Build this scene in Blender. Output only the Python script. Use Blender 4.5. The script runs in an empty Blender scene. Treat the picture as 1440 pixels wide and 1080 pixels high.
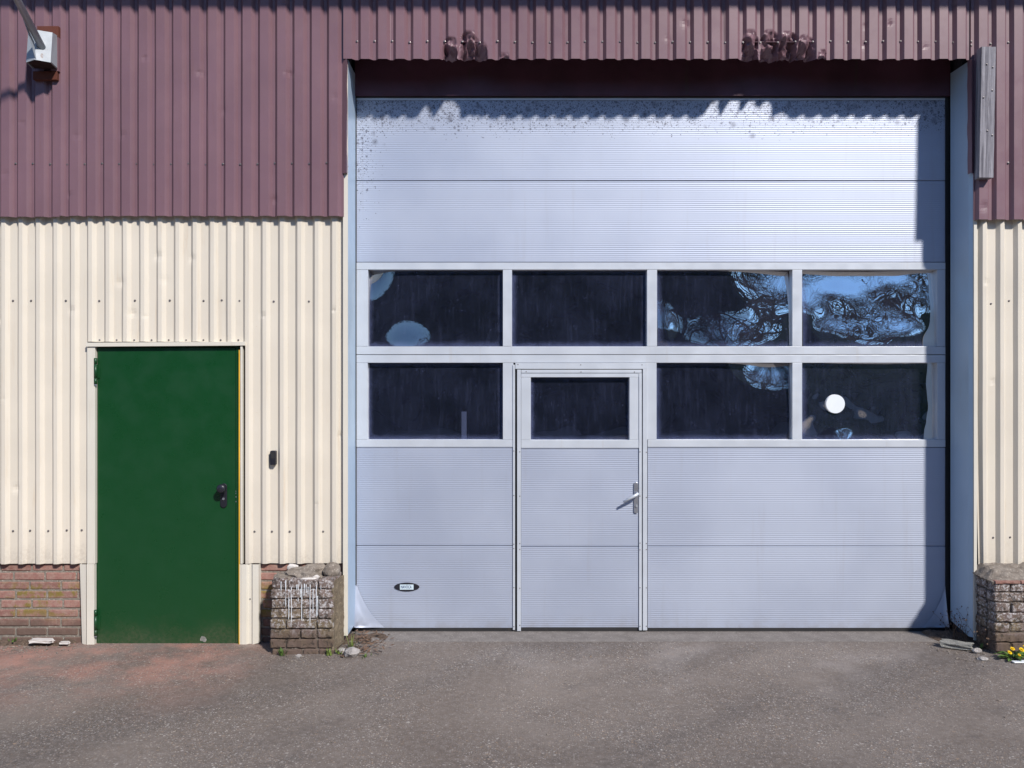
import bpy, bmesh, math, random
from mathutils import Vector, noise, Matrix
R = math.radians
random.seed(7)
scene = bpy.context.scene
COL = scene.collection

# ------------------------------------------------------------------ camera, sky, sun, exposure
EYE = 1.83           # camera height; camera stands 6 m in front of the cladding plane (y = 0)
cam_d = bpy.data.cameras.new('camera'); cam = bpy.data.objects.new('camera', cam_d); COL.objects.link(cam)
cam_d.sensor_width = 36; cam_d.lens = 30.0; cam_d.clip_start = .05; cam_d.clip_end = 1000
cam.location = (0, -6, EYE); cam.rotation_euler = (R(90), 0, 0)
scene.camera = cam

SUN = Vector((.65, -1.0, .95)).normalized()       # towards the sun: right, towards the viewer, up
world = bpy.data.worlds.new('World'); scene.world = world; world.use_nodes = True
wn = world.node_tree; wn.nodes.clear()
sky = wn.nodes.new('ShaderNodeTexSky'); sky.sky_type = 'NISHITA'; sky.sun_disc = False
sky.sun_elevation = math.asin(SUN.z); sky.sun_rotation = math.atan2(SUN.x, SUN.y)
sky.air_density = 1.0; sky.dust_density = 0.0; sky.ozone_density = 8.0
wb = wn.nodes.new('ShaderNodeBackground'); wb.inputs['Strength'].default_value = .13
wo = wn.nodes.new('ShaderNodeOutputWorld')
wn.links.new(sky.outputs[0], wb.inputs[0]); wn.links.new(wb.outputs[0], wo.inputs[0])
sun_d = bpy.data.lights.new('sun', 'SUN'); sun_d.energy = 4.3; sun_d.angle = R(3.5); sun_d.color = (1, .945, .88)
sun = bpy.data.objects.new('sun', sun_d); COL.objects.link(sun)
sun.rotation_euler = SUN.to_track_quat('Z', 'Y').to_euler(); sun.location = SUN * 30
scene.view_settings.view_transform = 'Standard'; scene.view_settings.look = 'None'
scene.view_settings.exposure = 0.12; scene.view_settings.gamma = 1.0
scene.render.engine = 'CYCLES'
scene.cycles.max_bounces = 8; scene.cycles.transparent_max_bounces = 12

# ------------------------------------------------------------------ helpers
def X(px, y=0.): return (px - 720) * (6 + y) / 1200
def Z(py, y=0.): return EYE + (540 - py) * (6 + y) / 1200

def tag(o, label=None, cat=None, group=None, kind=None):
    if label: o['label'] = label
    if cat: o['category'] = cat
    if group: o['group'] = group
    if kind: o['kind'] = kind
    return o
BASE = {}          # world position of each empty (meshes are built in world coordinates)
def empty(name, loc, label, cat, group=None):
    o = bpy.data.objects.new(name, None); COL.objects.link(o); o.location = loc
    o.empty_display_size = .1; BASE[o] = Vector(loc)
    return tag(o, label, cat, group)
def link(name, me, mat, parent=None, smooth=False):
    """mesh given in world coordinates; parented without moving"""
    if mat and not me.materials: me.materials.append(mat)
    if smooth:
        for p in me.polygons: p.use_smooth = True
    o = bpy.data.objects.new(name, me); COL.objects.link(o)
    if parent:
        o.parent = parent; o.matrix_parent_inverse = Matrix.Translation(-BASE.get(parent, Vector()))
    return o
class MB:
    def __init__(s): s.v = []; s.f = []
    def add(s, vs, fs):
        b = len(s.v); s.v += [tuple(v) for v in vs]; s.f += [tuple(i + b for i in f) for f in fs]; return s
    def box(s, x0, x1, y0, y1, z0, z1):
        return s.add([(x, y, z) for z in (z0, z1) for y in (y0, y1) for x in (x0, x1)],
              [(0,2,3,1),(4,5,7,6),(0,1,5,4),(2,6,7,3),(0,4,6,2),(1,3,7,5)])
    def tube(s, pts, rad, n=8, cap=True):
        pts = [Vector(p) for p in pts]; rad = rad if isinstance(rad, (list, tuple)) else [rad]*len(pts)
        rings = []; vs = []; fs = []
        for i, p in enumerate(pts):
            d = (pts[min(i+1, len(pts)-1)] - pts[max(i-1, 0)]).normalized()
            a = d.orthogonal().normalized() if i == 0 else (prev - d * prev.dot(d)).normalized()
            prev = a; b = d.cross(a)
            for k in range(n):
                t = 2*math.pi*k/n; vs.append(p + (a*math.cos(t) + b*math.sin(t)) * rad[i])
        for i in range(len(pts)-1):
            for k in range(n):
                fs.append((i*n+k, i*n+(k+1)%n, (i+1)*n+(k+1)%n, (i+1)*n+k))
        if cap: fs.append(tuple(range(n-1, -1, -1))); fs.append(tuple(range((len(pts)-1)*n, len(pts)*n)))
        return s.add(vs, fs)
    def grid(s, fn, nu, nv):
        vs = [fn(i/nu, j/nv) for j in range(nv+1) for i in range(nu+1)]
        return s.add(vs, [(j*(nu+1)+i, j*(nu+1)+i+1, (j+1)*(nu+1)+i+1, (j+1)*(nu+1)+i) for j in range(nv) for i in range(nu)])
    def prism(s, poly, y0, y1):
        """outline in (x, z), extruded along y"""
        n = len(poly)
        return s.add([(x, y0, z) for x, z in poly] + [(x, y1, z) for x, z in poly],
            [tuple(range(n)), tuple(range(2*n-1, n-1, -1))] + [(i, i+n, (i+1)%n+n, (i+1)%n) for i in range(n)])
    def mesh(s, name):
        me = bpy.data.meshes.new(name); me.from_pydata(s.v, [], s.f); me.update()
        bm = bmesh.new(); bm.from_mesh(me); bmesh.ops.recalc_face_normals(bm, faces=bm.faces); bm.to_mesh(me); bm.free()
        return me
    def build(s, name, mat, parent=None, smooth=False, bevel=0, solid=0):
        o = link(name, s.mesh(name), mat, parent, smooth)
        if solid:
            m = o.modifiers.new('thick', 'SOLIDIFY'); m.thickness = solid; m.offset = 0
        if bevel:
            m = o.modifiers.new('bevel', 'BEVEL'); m.width = bevel; m.segments = 2; m.limit_method = 'ANGLE'
        return o
def box(name, mat, parent, x0, x1, y0, y1, z0, z1, bevel=0):
    return MB().box(min(x0,x1), max(x0,x1), min(y0,y1), max(y0,y1), min(z0,z1), max(z0,z1)).build(name, mat, parent, bevel=bevel)
def pbox(name, mat, parent, a, b, c, d, y0, y1, bevel=0):
    """box whose front face (depth y0) covers pixels a..b, c..d (x0,x1,ytop,ybottom)"""
    return box(name, mat, parent, X(a,y0), X(b,y0), y0, y1, Z(d,y0), Z(c,y0), bevel)

# ------------------------------------------------------------------ materials
class NT:
    def __init__(s, name):
        s.m = bpy.data.materials.new(name); s.m.use_nodes = True; s.t = s.m.node_tree; s.t.nodes.clear()
        s.out = s.t.nodes.new('ShaderNodeOutputMaterial')
    def n(s, typ, out=0, props=None, **inp):
        nd = s.t.nodes.new('ShaderNode' + typ)
        for k, v in (props or {}).items(): setattr(nd, k, v)
        for k, v in inp.items():
            key = int(k[1:]) if k[0] == 'i' and k[1:].isdigit() else k.replace('_', ' ')
            sock = nd.inputs[key]
            if isinstance(v, bpy.types.NodeSocket): s.t.links.new(v, sock)
            else: sock.default_value = v
        return nd.outputs[out]
    def pos(s): return s.n('NewGeometry')
    def noise(s, vec, scale, detail=4, rough=.55, dist=0, out=0):
        return s.n('TexNoise', out, None, Vector=vec, Scale=scale, Detail=detail, Roughness=rough, Distortion=dist)
    def ramp(s, fac, lo, hi, a=0., b=1.):
        return s.n('MapRange', 0, {'interpolation_type': 'SMOOTHSTEP'}, Value=fac, From_Min=lo, From_Max=hi, To_Min=a, To_Max=b)
    def mix(s, fac, a, b, mode='MIX'):
        nd = s.t.nodes.new('ShaderNodeMix'); nd.data_type = 'RGBA'; nd.blend_type = mode
        for i, v in ((0, fac), (6, a), (7, b)):
            if isinstance(v, bpy.types.NodeSocket): s.t.links.new(v, nd.inputs[i])
            elif i and not hasattr(v, '__len__'): nd.inputs[i].default_value = (v, v, v, 1)
            else: nd.inputs[i].default_value = v if i == 0 else (*v[:3], 1)
        return nd.outputs[2]
    def math(s, op, a, b=0.):
        nd = s.t.nodes.new('ShaderNodeMath'); nd.operation = op; nd.use_clamp = False
        for i, v in enumerate((a, b)):
            if isinstance(v, bpy.types.NodeSocket): s.t.links.new(v, nd.inputs[i])
            else: nd.inputs[i].default_value = v
        return nd.outputs[0]
    def vscale(s, vec, sc):
        return s.n('VectorMath', 0, {'operation': 'MULTIPLY'}, i0=vec, i1=sc)
    def bump(s, h, strength=.3, dist=.005):
        return s.n('Bump', 0, None, Height=h, Strength=strength, Distance=dist)
    def bsdf(s, color, rough=.5, metal=0., spec=.5, normal=None, **kw):
        inp = {'Base_Color': color if isinstance(color, bpy.types.NodeSocket) else (*color[:3], 1), 'Roughness': rough, 'Metallic': metal, 'Specular_IOR_Level': spec}
        if normal: inp['Normal'] = normal
        inp.update(kw)
        b = s.n('BsdfPrincipled', 0, None, **inp)
        s.t.links.new(b, s.out.inputs[0]); return s.m

def painted(name, col, rough, metal=0., dirt=(.25,.2,.15), dirt_amt=.35, var=.12, streak=True, bump=.05, spec=.5, rust=0., splash=None):
    t = NT(name); P = t.n('NewGeometry')
    n1 = t.noise(P, 1.7, 5, .6)
    c = t.mix(t.ramp(n1, .3, .75), tuple(x*(1-var) for x in col), tuple(min(1, x*(1+var*.6)) for x in col))
    sv = t.vscale(P, (22, 22, 1.3)) if streak else t.vscale(P, (6, 6, 6))
    n2 = t.noise(sv, 1.0, 5, .65)
    c = t.mix(t.ramp(n2, .56, .80, 0, dirt_amt), c, dirt)
    n3 = t.noise(P, 60, 3, .6)
    c = t.mix(t.ramp(n3, .68, .78, 0, dirt_amt*.9), c, dirt)
    if splash:      # rain splash and grime thrown up from the ground
        zlo, zhi, amt = splash
        z = t.n('SeparateXYZ', 0, None, Vector=P).node.outputs['Z']
        zz = t.math('ADD', z, t.math('MULTIPLY', t.math('SUBTRACT', t.noise(P, 4, 6, .65), .5), (zhi-zlo)*1.4))
        c = t.mix(t.math('MULTIPLY', t.ramp(zz, zhi, zlo, 0, amt), t.ramp(t.noise(P, 45, 5, .75), .35, .65, .25, 1)), c, (.20,.15,.11))
        rnd = t.n('ObjectInfo').node.outputs['Random']
        c = t.mix(t.math('MULTIPLY', rnd, .12), c, tuple(x*.8 for x in col))
    if rust:
        n4 = t.noise(P, 9, 6, .7)
        c = t.mix(t.ramp(n4, .62, .70, 0, rust), c, (.16,.06,.03))
    rr = t.ramp(t.noise(P, 7, 4), .3, .7, max(.05, rough-.07), rough+.08)
    return t.bsdf(c, rr, metal, spec, t.bump(t.noise(P, 5, 4, .5), bump, .01))

M = {}
M['purple'] = painted('purple_paint', (.200,.112,.134), .42, 0, (.16,.075,.065), .45, .10, bump=.06)
M['purple_bare'] = painted('purple_crumpled', (.20,.105,.125), .36, .15, (.10,.06,.05), .7, .2, bump=.5, rust=.5)
M['cream'] = painted('cream_paint', (.71,.65,.55), .48, 0, (.60,.48,.34), .62, .05, bump=.05, splash=(.50,.80,.30))
M['trim'] = painted('cream_trim', (.70,.66,.57), .45, 0, (.50,.40,.28), .35, .05)
M['jamb'] = painted('pale_jamb', (.42,.54,.67), .40, .20, (.35,.33,.30), .25, .05)
M['alu'] = painted('aluminium_rail', (.62,.66,.72), .40, .25, (.50,.45,.38), .22, .04, bump=.02)
M['galv'] = painted('galvanised_steel', (.42,.45,.48), .45, .5, (.25,.18,.12), .3, .12)
M['screw'] = painted('screw_steel', (.22,.20,.20), .4, .6, (.1,.06,.04), .5, .2)
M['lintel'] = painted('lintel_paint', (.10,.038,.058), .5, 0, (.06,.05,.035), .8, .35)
M['rust'] = painted('rust', (.13,.035,.02), .85, 0, (.05,.02,.015), .6, .35, streak=False, bump=.5)
M['white_rust'] = painted('white_rusty_paint', (.38,.42,.46), .5, 0, (.35,.25,.16), .4, .08, streak=False, rust=.85)
M['black'] = painted('black_plastic', (.018,.018,.026), .38, 0, (.04,.04,.05), .3, .2)
M['rubber'] = painted('black_rubber', (.022,.021,.022), .75, 0, (.07,.06,.05), .5, .3)
M['green'] = painted('green_paint', (.0058,.056,.0160), .33, 0, (.012,.055,.022), .12, .03, bump=.03, streak=False, splash=(-.05,.22,.30))
M['foam'] = painted('yellow_foam', (.70,.42,.04), .9, 0, (.4,.25,.05), .4, .2, bump=.5)
M['chrome'] = painted('satin_metal', (.50,.52,.58), .32, .8, (.3,.3,.3), .2, .08)
M['white'] = painted('white_sticker', (.80,.84,.88), .45, 0, (.6,.6,.6), .1, .03)
M['plate'] = painted('badge_plate', (.62,.74,.80), .4, 0, (.5,.6,.6), .1, .03)
M['ink'] = painted('badge_ink', (.02,.05,.16), .5, 0, (.02,.05,.15), .1, .03)
M['hollow_shade'] = painted('bracket_hollow_shade', (.03,.012,.01), .9)
M['interior'] = painted('interior_dark', (.035,.035,.045), .9, 0, (.02,.02,.02), .5, .3)
M['grey_bar'] = painted('grey_bar', (.25,.26,.32), .6)
M['shard'] = painted('white_mortar', (.66,.62,.58), .9, 0, (.4,.34,.3), .5, .12, streak=False, bump=.4)

def panel_mat():
    t = NT('ribbed_panel_coating'); P = t.n('NewGeometry')
    xyz = t.n('SeparateXYZ', 0, None, Vector=P); z = xyz.node.outputs['Z']; x = xyz.node.outputs['X']
    n1 = t.noise(P, 1.1, 4, .55)
    c = t.mix(t.ramp(n1, .3, .7), (.43,.475,.585), (.475,.52,.625))
    ns = t.noise(t.vscale(P, (14, 14, .9)), 1, 4, .6)
    c = t.mix(t.ramp(ns, .55, .8, 0, .22), c, (.36,.35,.38))
    # mould specks that grow thick under the lintel and down the left edge
    up = t.ramp(t.math('ADD', z, t.math('MULTIPLY', t.math('SUBTRACT', t.noise(P, 3, 4), .5), .25)), 3.60, 3.90)
    lf = t.math('MULTIPLY', t.ramp(x, -.88, -1.16), t.ramp(z, 2.9, 3.7))
    dens = t.math('MAXIMUM', up, t.math('MULTIPLY', lf, .8))
    PW = t.n('VectorMath', 0, {'operation': 'ADD'}, i0=P, i1=t.vscale(t.n('TexNoise', 1, None, Vector=P, Scale=40.), (.016, .016, .016)))
    for sc, amt, r, k in ((34, .75, .46, .75), (75, .75, .48, .95), (140, .70, .48, .95), (14, .60, .46, .5)):
        v = t.n('TexVoronoi', 0, None, Vector=PW, Scale=sc); pick = t.n('SeparateColor', 0, None, Color=v.node.outputs['Color'])
        on = t.math('GREATER_THAN', pick, t.math('SUBTRACT', 1.0, t.math('MULTIPLY', t.math('POWER', dens, 1.5), amt)))
        c = t.mix(t.math('MULTIPLY', t.math('MULTIPLY', on, t.ramp(v, r, r*.25)), k), c, (.11,.11,.14))
    fine = t.noise(P, 130, 4, .75)
    c = t.mix(t.math('MULTIPLY', t.ramp(fine, .54, .66), t.math('MULTIPLY', dens, .65)), c, (.14,.14,.18))
    gr = t.math('MULTIPLY', t.ramp(z, .16, .0), t.ramp(t.noise(P, 8, 5, .65), .35, .7))
    c = t.mix(t.math('MULTIPLY', gr, .4), c, (.30,.27,.26))
    return t.bsdf(c, t.ramp(n1, .3, .7, .46, .54), .42, .5, t.bump(t.noise(P, 2.2, 3, .5), .06, .02))
M['panel'] = panel_mat()

def glass_mat():
    t = NT('acrylic_pane'); P = t.n('NewGeometry'); G = t.n('TexCoord', 0)
    g = t.n('SeparateXYZ', 0, None, Vector=G); gx = g; gz = g.node.outputs['Z']
    def edge(v): return t.math('MINIMUM', v, t.math('SUBTRACT', 1.0, v))
    e = t.math('MINIMUM', t.math('MULTIPLY', edge(gx), 1.7), edge(gz))
    wob = t.math('ADD', e, t.math('MULTIPLY', t.math('SUBTRACT', t.noise(P, 9, 5, .65), .5), .10))
    film = t.ramp(wob, .085, -.02, 0, .15)
    st = t.noise(t.vscale(P, (55, 55, 5)), 1, 5, .7)
    film2 = t.ramp(st, .45, .8, .030, .065)
    cl = t.noise(P, 3.2, 5, .6)
    film2 = t.math('MULTIPLY', film2, t.ramp(cl, .35, .65, .7, 1.25))
    sp = t.n('TexVoronoi', 0, None, Vector=t.n('VectorMath', 0, {'operation': 'ADD'}, i0=P, i1=t.vscale(t.n('TexNoise', 1, None, Vector=P, Scale=60.), (.02,.02,.02))), Scale=95); pc = t.n('SeparateColor', 0, None, Color=sp.node.outputs['Color'])
    spk = t.math('MULTIPLY', t.math('MULTIPLY', t.math('GREATER_THAN', pc, .93), t.ramp(t.noise(P, 4.5, 4, .6), .38, .62)), t.ramp(sp, .36, .05, 0, .32))
    dust = t.math('ADD', t.math('ADD', film, film2), spk)
    fr = t.n('Fresnel', 0, None, IOR=3.1)
    tr = t.n('BsdfTransparent', 0, None, Color=(.55,.60,.72,1))
    gl = t.n('BsdfGlossy', 0, None, Color=(1,.95,.87,1), Roughness=.010)
    a = t.n('MixShader', 0, None, Fac=fr, i1=tr, i2=gl)
    df = t.n('BsdfDiffuse', 0, None, Color=(.30,.36,.70,1))
    b = t.n('MixShader', 0, None, Fac=dust, i1=a, i2=df)
    t.t.links.new(b, t.out.inputs[0]); return t.m
M['glass'] = glass_mat()

def brick_mat(name, pier):
    t = NT(name); P = t.n('NewGeometry'); rnd = t.n('ObjectInfo', 5) if False else t.n('ObjectInfo').node.outputs['Random']
    z = t.n('SeparateXYZ', 0, None, Vector=P).node.outputs['Z']
    a, b = ((.33,.165,.135), (.23,.112,.092)) if not pier else ((.20,.145,.125), (.135,.092,.08))
    c = t.mix(rnd, a, b)
    n1 = t.noise(P, 25, 6, .7)
    c = t.mix(t.ramp(n1, .35, .75, 0, .65), c, (.44,.33,.27) if not pier else (.24,.205,.18))
    n2 = t.noise(P, 95, 4, .7)
    c = t.mix(t.ramp(n2, .55, .72, 0, .55), c, (.10,.07,.055))
    moss = t.noise(P, 11, 5, .65)
    zone = t.math('MULTIPLY', t.ramp(z, .46, .36), t.ramp(z, .12, .24)) if not pier else t.ramp(z, .5, .1)
    c = t.mix(t.math('MULTIPLY', t.ramp(moss, .44, .58, 0, .9 if not pier else .45), zone), c, (.21,.165,.035))
    soil = t.ramp(t.math('ADD', z, t.math('MULTIPLY', t.math('SUBTRACT', t.noise(P, 7, 5, .6), .5), .22)), .22, .10, 0, .85)
    c = t.mix(soil, c, (.135,.095,.075))
    if pier:
        lime = t.noise(P, 60, 6, .75)
        c = t.mix(t.math('MULTIPLY', t.ramp(lime, .50, .58, 0, .85), t.ramp(z, .10, .26)), c, (.56,.54,.54))
        c = t.mix(t.ramp(t.noise(P, 22, 6, .75), .52, .60, 0, .8), c, (.05,.04,.035))
    return t.bsdf(c, .92, 0, .25, t.bump(t.noise(P, 110, 6, .75), .8, .006))
M['brick'] = brick_mat('worn_brick', False); M['pier_brick'] = brick_mat('limed_brick', True)

def stony(name, a, b, scale=30, bump=.8):
    t = NT(name); P = t.n('NewGeometry')
    c = t.mix(t.ramp(t.noise(P, scale, 6, .7), .3, .7), a, b)
    c = t.mix(t.ramp(t.noise(P, scale*4, 4, .7), .55, .7, 0, .6), c, tuple(x*.4 for x in a))
    v = t.n('TexVoronoi', 0, None, Vector=P, Scale=90.); pk = t.n('SeparateColor', 0, None, Color=v.node.outputs['Color'])
    c = t.mix(t.math('MULTIPLY', t.math('GREATER_THAN', pk, .8), t.ramp(v, .45, .3, 0, .6)), c, tuple(min(1, x*1.7) for x in b))
    return t.bsdf(c, .93, 0, .2, t.bump(t.noise(P, scale*3, 6, .75), bump, .008))
M['mortar'] = stony('mortar', (.19,.165,.14), (.32,.285,.24), 40)
M['pier_mortar'] = stony('pier_mortar', (.12,.095,.08), (.22,.19,.16), 40)
M['concrete'] = stony('broken_concrete', (.17,.14,.115), (.31,.27,.23), 24)
M['render'] = stony('stained_render', (.13,.10,.07), (.25,.20,.135), 18)
M['stone'] = stony('pale_stone', (.28,.255,.24), (.46,.43,.405), 20)
M['slab'] = stony('grey_slab', (.20,.20,.185), (.32,.31,.28), 20)
M['soil'] = stony('soil', (.07,.05,.038), (.16,.115,.085), 40)
M['threshold'] = stony('threshold_concrete', (.17,.15,.135), (.24,.215,.195), 9, .3)

def asphalt_mat():
    t = NT('weathered_asphalt'); P = t.n('NewGeometry')
    xyz = t.n('SeparateXYZ', 0, None, Vector=P); x = xyz.node.outputs['X']; y = xyz.node.outputs['Y']
    big = t.noise(P, .8, 6, .6, .4)
    c = t.mix(t.ramp(big, .32, .68), (.132,.106,.089), (.205,.170,.144))
    # tracks worn along the way into the door
    wv = t.n('VectorRotate', 0, {'rotation_type': 'Z_AXIS'}, Vector=P, Angle=R(-40))
    c = t.mix(t.ramp(t.noise(t.vscale(wv, (.35, 1.9, 1)), 1, 4, .55), .42, .66, 0, .65), c, (.098,.083,.075))
    mid = t.noise(P, 24, 6, .75)
    c = t.mix(t.ramp(mid, .40, .72, 0, .55), c, (.26,.225,.20))
    # reddish brick dust washed out beside the green door
    rx = t.math('MULTIPLY', t.ramp(x, -1.45, -2.1), t.ramp(y, -1.5, -.15))
    stain = t.math('MULTIPLY', rx, t.ramp(t.noise(P, 2.1, 8, .72), .38, .66, .08, .85))
    c = t.mix(stain, c, (.46,.225,.17))
    c = t.mix(t.ramp(t.noise(P, 3.1, 6, .72), .56, .70, 0, .4), c, (.085,.075,.072))
    pale = t.math('MULTIPLY', t.ramp(t.noise(P, 1.3, 5, .62), .50, .72), t.ramp(y, -2.0, -.3))
    c = t.mix(t.math('MULTIPLY', pale, .28), c, (.42,.38,.355))
    h = mid
    for sc, thr, r, k in ((85, .45, .50, .62), (52, .84, .42, .62), (160, .45, .5, .6), (34, .96, .36, .7)):
        v = t.n('TexVoronoi', 0, None, Vector=P, Scale=sc)
        s = t.n('SeparateColor', 0, None, Color=v.node.outputs['Color'])
        patch = t.ramp(t.noise(P, 1.7, 6, .7), .36, .62, .25, 1.0)
        on = t.math('MULTIPLY', t.math('MULTIPLY', t.math('GREATER_THAN', s, thr), t.ramp(v, r, r*.6)), patch)
        ch = t.n('ValToRGB', 0, None, Fac=s.node.outputs[1])
        el = ch.node.color_ramp.elements
        el[0].position = 0; el[0].color = (.04,.037,.037,1); el[1].position = 1; el[1].color = (.62,.57,.51,1)
        for pp, cc in ((.22,(.16,.14,.13,1)), (.5,(.34,.30,.27,1)), (.72,(.40,.26,.15,1)), (.78,(.52,.48,.45,1))):
            e = el.new(pp); e.color = cc
        c = t.mix(t.math('MULTIPLY', on, k), c, ch)
        h = t.math('ADD', h, t.math('MULTIPLY', on, .5))
    return t.bsdf(c, .88, 0, .3, t.bump(h, .7, .006))
M['asphalt'] = asphalt_mat()

def wood_mat():
    t = NT('weathered_wood'); P = t.n('TexCoord', 3)
    g = t.noise(t.vscale(P, (55, 55, 2.2)), 1, 6, .65, .6)
    c = t.mix(t.ramp(g, .3, .7), (.13,.125,.145), (.37,.355,.385))
    g2 = t.noise(t.vscale(P, (120, 120, 2.5)), 1, 3, .6)
    c = t.mix(t.ramp(g2, .62, .72, 0, .8), c, (.05,.045,.05))
    return t.bsdf(c, .85, 0, .2, t.bump(g, .7, .004))
M['wood'] = wood_mat()

def leafy(name, a, b, tr=.25):
    t = NT(name); r = t.n('ObjectInfo').node.outputs['Random']; P = t.n('NewGeometry')
    c = t.mix(t.ramp(t.noise(P, 14, 4), .3, .7), a, b)
    return t.bsdf(c, .6, 0, .3)
M['leaf'] = leafy('green_leaf', (.05,.10,.02), (.11,.19,.04))
M['grass'] = leafy('grass_blade', (.10,.16,.03), (.20,.26,.06))
M['petal'] = leafy('yellow_petal', (.80,.52,.01), (.85,.62,.02))
M['dry'] = leafy('dry_stalk', (.10,.058,.038), (.18,.11,.07))
M['hedge'] = leafy('evergreen_leaf', (.012,.018,.012), (.026,.036,.020))
M['bark'] = stony('bark', (.07,.058,.05), (.13,.11,.095), 12)

# ------------------------------------------------------------------ ground and threshold
g = MB().box(-120, 120, -140, .34, -.4, 0).build('ground', M['asphalt']); tag(g, kind='structure')
th = MB().box(X(489,.05), X(1364,.05), .05, .338, -.05, .003).build('threshold', M['threshold']); tag(th, kind='structure')

# ------------------------------------------------------------------ building shell (dark room behind the door, roof edge above)
shell = empty('workshop_building', (0, 5, 0), 'dark workshop room behind the glazed door, under an overhanging eave', 'building')
box('interior_floor', M['interior'], shell, -5.5, 5.5, .342, 10, -.4, -.005)
box('back_wall', M['interior'], shell, -5.5, 5.5, 10, 10.2, -.4, 5.6)
box('side_wall', M['interior'], shell, -5.5, -5.35, .35, 9.998, -.003, 5.6)
box('side_wall', M['interior'], shell, 5.35, 5.5, .35, 9.998, -.003, 5.6)
box('ceiling', M['interior'], shell, -5.5, 5.5, -.02, 10.2, 5.603, 5.7)
DX0, DX1 = X(499,.3), X(1334,.3)
box('inner_wall', M['interior'], shell, -5.348, DX0-.02, .17, .345, .0, 5.6)
box('inner_wall', M['interior'], shell, DX1+.03, 5.348, .17, .345, .0, 5.6)
box('inner_wall', M['interior'], shell, DX0-.018, DX1+.028, .345, .40, 4.02, 5.6)
# eave with gutter over the cladding
ev = MB()
ev.box(-5.6, 5.6, -.30, -.022, 4.84, 4.88)
prof = [(-.30,5.0),(-.30,4.865),(-.325,4.845),(-.385,4.845),(-.42,4.88),(-.425,5.0),(-.415,5.0),(-.41,4.885),(-.38,4.857),(-.33,4.857),(-.312,4.87),(-.312,5.0)]
n = len(prof)
ev.add([(-5.6,y,z-.055) for y,z in prof]+[(5.6,y,z-.055) for y,z in prof], [(i,(i+1)%n,(i+1)%n+n,i+n) for i in range(n)])
ev.build('gutter', M['galv'], shell)
box('roof_edge', M['galv'], shell, -5.6, 5.6, -.34, -.025, 5.01, 5.06)

# ------------------------------------------------------------------ corrugated sheets
def profile(x0, x1, phase, pitch, rib, slope):
    """list of (x, d): d = 0 on a rib's face, 1 in a valley; phase = start of a left hand slope"""
    pts = []; i = math.floor((x0 - phase) / pitch) - 1
    while phase + i*pitch < x1 + pitch:
        p = phase + i*pitch
        pts += [(p, 1.), (p+slope, 0.), (p+slope+rib, 0.), (p+2*slope+rib, 1.)]; i += 1
    def at(x):
        for (a, da), (b, db) in zip(pts, pts[1:]):
            if a <= x <= b and b > a: return da + (db-da)*(x-a)/(b-a)
        return 1.
    res = [(x0, at(x0))] + [p for p in pts if x0 + 1e-4 < p[0] < x1 - 1e-4] + [(x1, at(x1))]
    return res, at
def sheet(name, mat, parent, x0, x1, z0, z1, yfront, depth, phase, pitch, rib, slope, disp=None, dense=None, wav=.0015, zb=None):
    pts, at = profile(x0, x1, phase, pitch, rib, slope)
    xs = [p[0] for p in pts]
    if dense:
        k = x0
        while k < x1: xs.append(k); k += dense
        xs = sorted(set(round(x, 5) for x in xs)); xs = [x for i, x in enumerate(xs) if i == 0 or x - xs[i-1] > .0012 or x == xs[-1]]
    dents = [(random.uniform(x0,x1), random.uniform(z0+.05,z1-.3), random.uniform(.012,.03), random.uniform(.003,.008)) for _ in range(int((x1-x0)*5)+1)] if not dense else []
    if not dense:
        xs = sorted(set(round(x, 5) for x in xs + [a+(b-a)*k/3 for a, b in zip(xs, xs[1:]) for k in (1,2)]))
    nz = max(2, int((z1-z0)/(.02 if not dense else .12))); zs = [z0 + (z1-z0)*i/nz for i in range(nz+1)]
    if dense:
        lim = z0 + .30; zs = [z0 + i*.007 for i in range(int(.30/.007)+1)] + [z for z in zs if z > lim + .02]
    sd = random.random()*50
    m = MB(); vs = []
    for z in zs:
        for x in xs:
            y = yfront + depth*at(x) + wav*noise.noise((x*3+sd, z*2.2, sd))*2
            for dx, dz, rr, aa in dents:
                if abs(x-dx) < rr*2.5 and abs(z-dz) < rr*2.5: y += aa*math.exp(-((x-dx)/rr)**2-((z-dz)/rr)**2)
            zz = z
            if z == z0: zz = (zb(x) if zb else z0) + .0018*noise.noise((x*16, sd, 2))
            p = Vector((x, y, zz))
            if disp: p = disp(p)
            vs.append(p)
    w = len(xs)
    m.add(vs, [(j*w+i, j*w+i+1, (j+1)*w+i+1, (j+1)*w+i) for j in range(len(zs)-1) for i in range(w-1)])
    return m.build(name, mat, parent, solid=.0012)
def screw_mesh():
    m = MB()
    def ring(r, y): return [(r*math.cos(t*math.pi/4), y, r*math.sin(t*math.pi/4)) for t in range(8)]
    m.add(ring(.0095,0)+ring(.0095,-.002)+ring(.0062,-.003)+ring(.0055,-.008), [tuple((k*8+i, k*8+(i+1)%8, k*8+8+(i+1)%8, k*8+8+i)) for k in range(3) for i in range(8)]+[tuple(range(24,32))])
    me = m.mesh('screw'); me.materials.append(M['screw']); return me
SCREW = screw_mesh()
def screw(parent, x, y, z, s=1.):
    o = bpy.data.objects.new('screw', SCREW); COL.objects.link(o)
    o.parent = parent; o.matrix_parent_inverse = Matrix.Translation(-BASE.get(parent, Vector()))
    o.location = Vector((x, y, z)); o.scale = (s*.85,)*3
    return o

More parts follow.
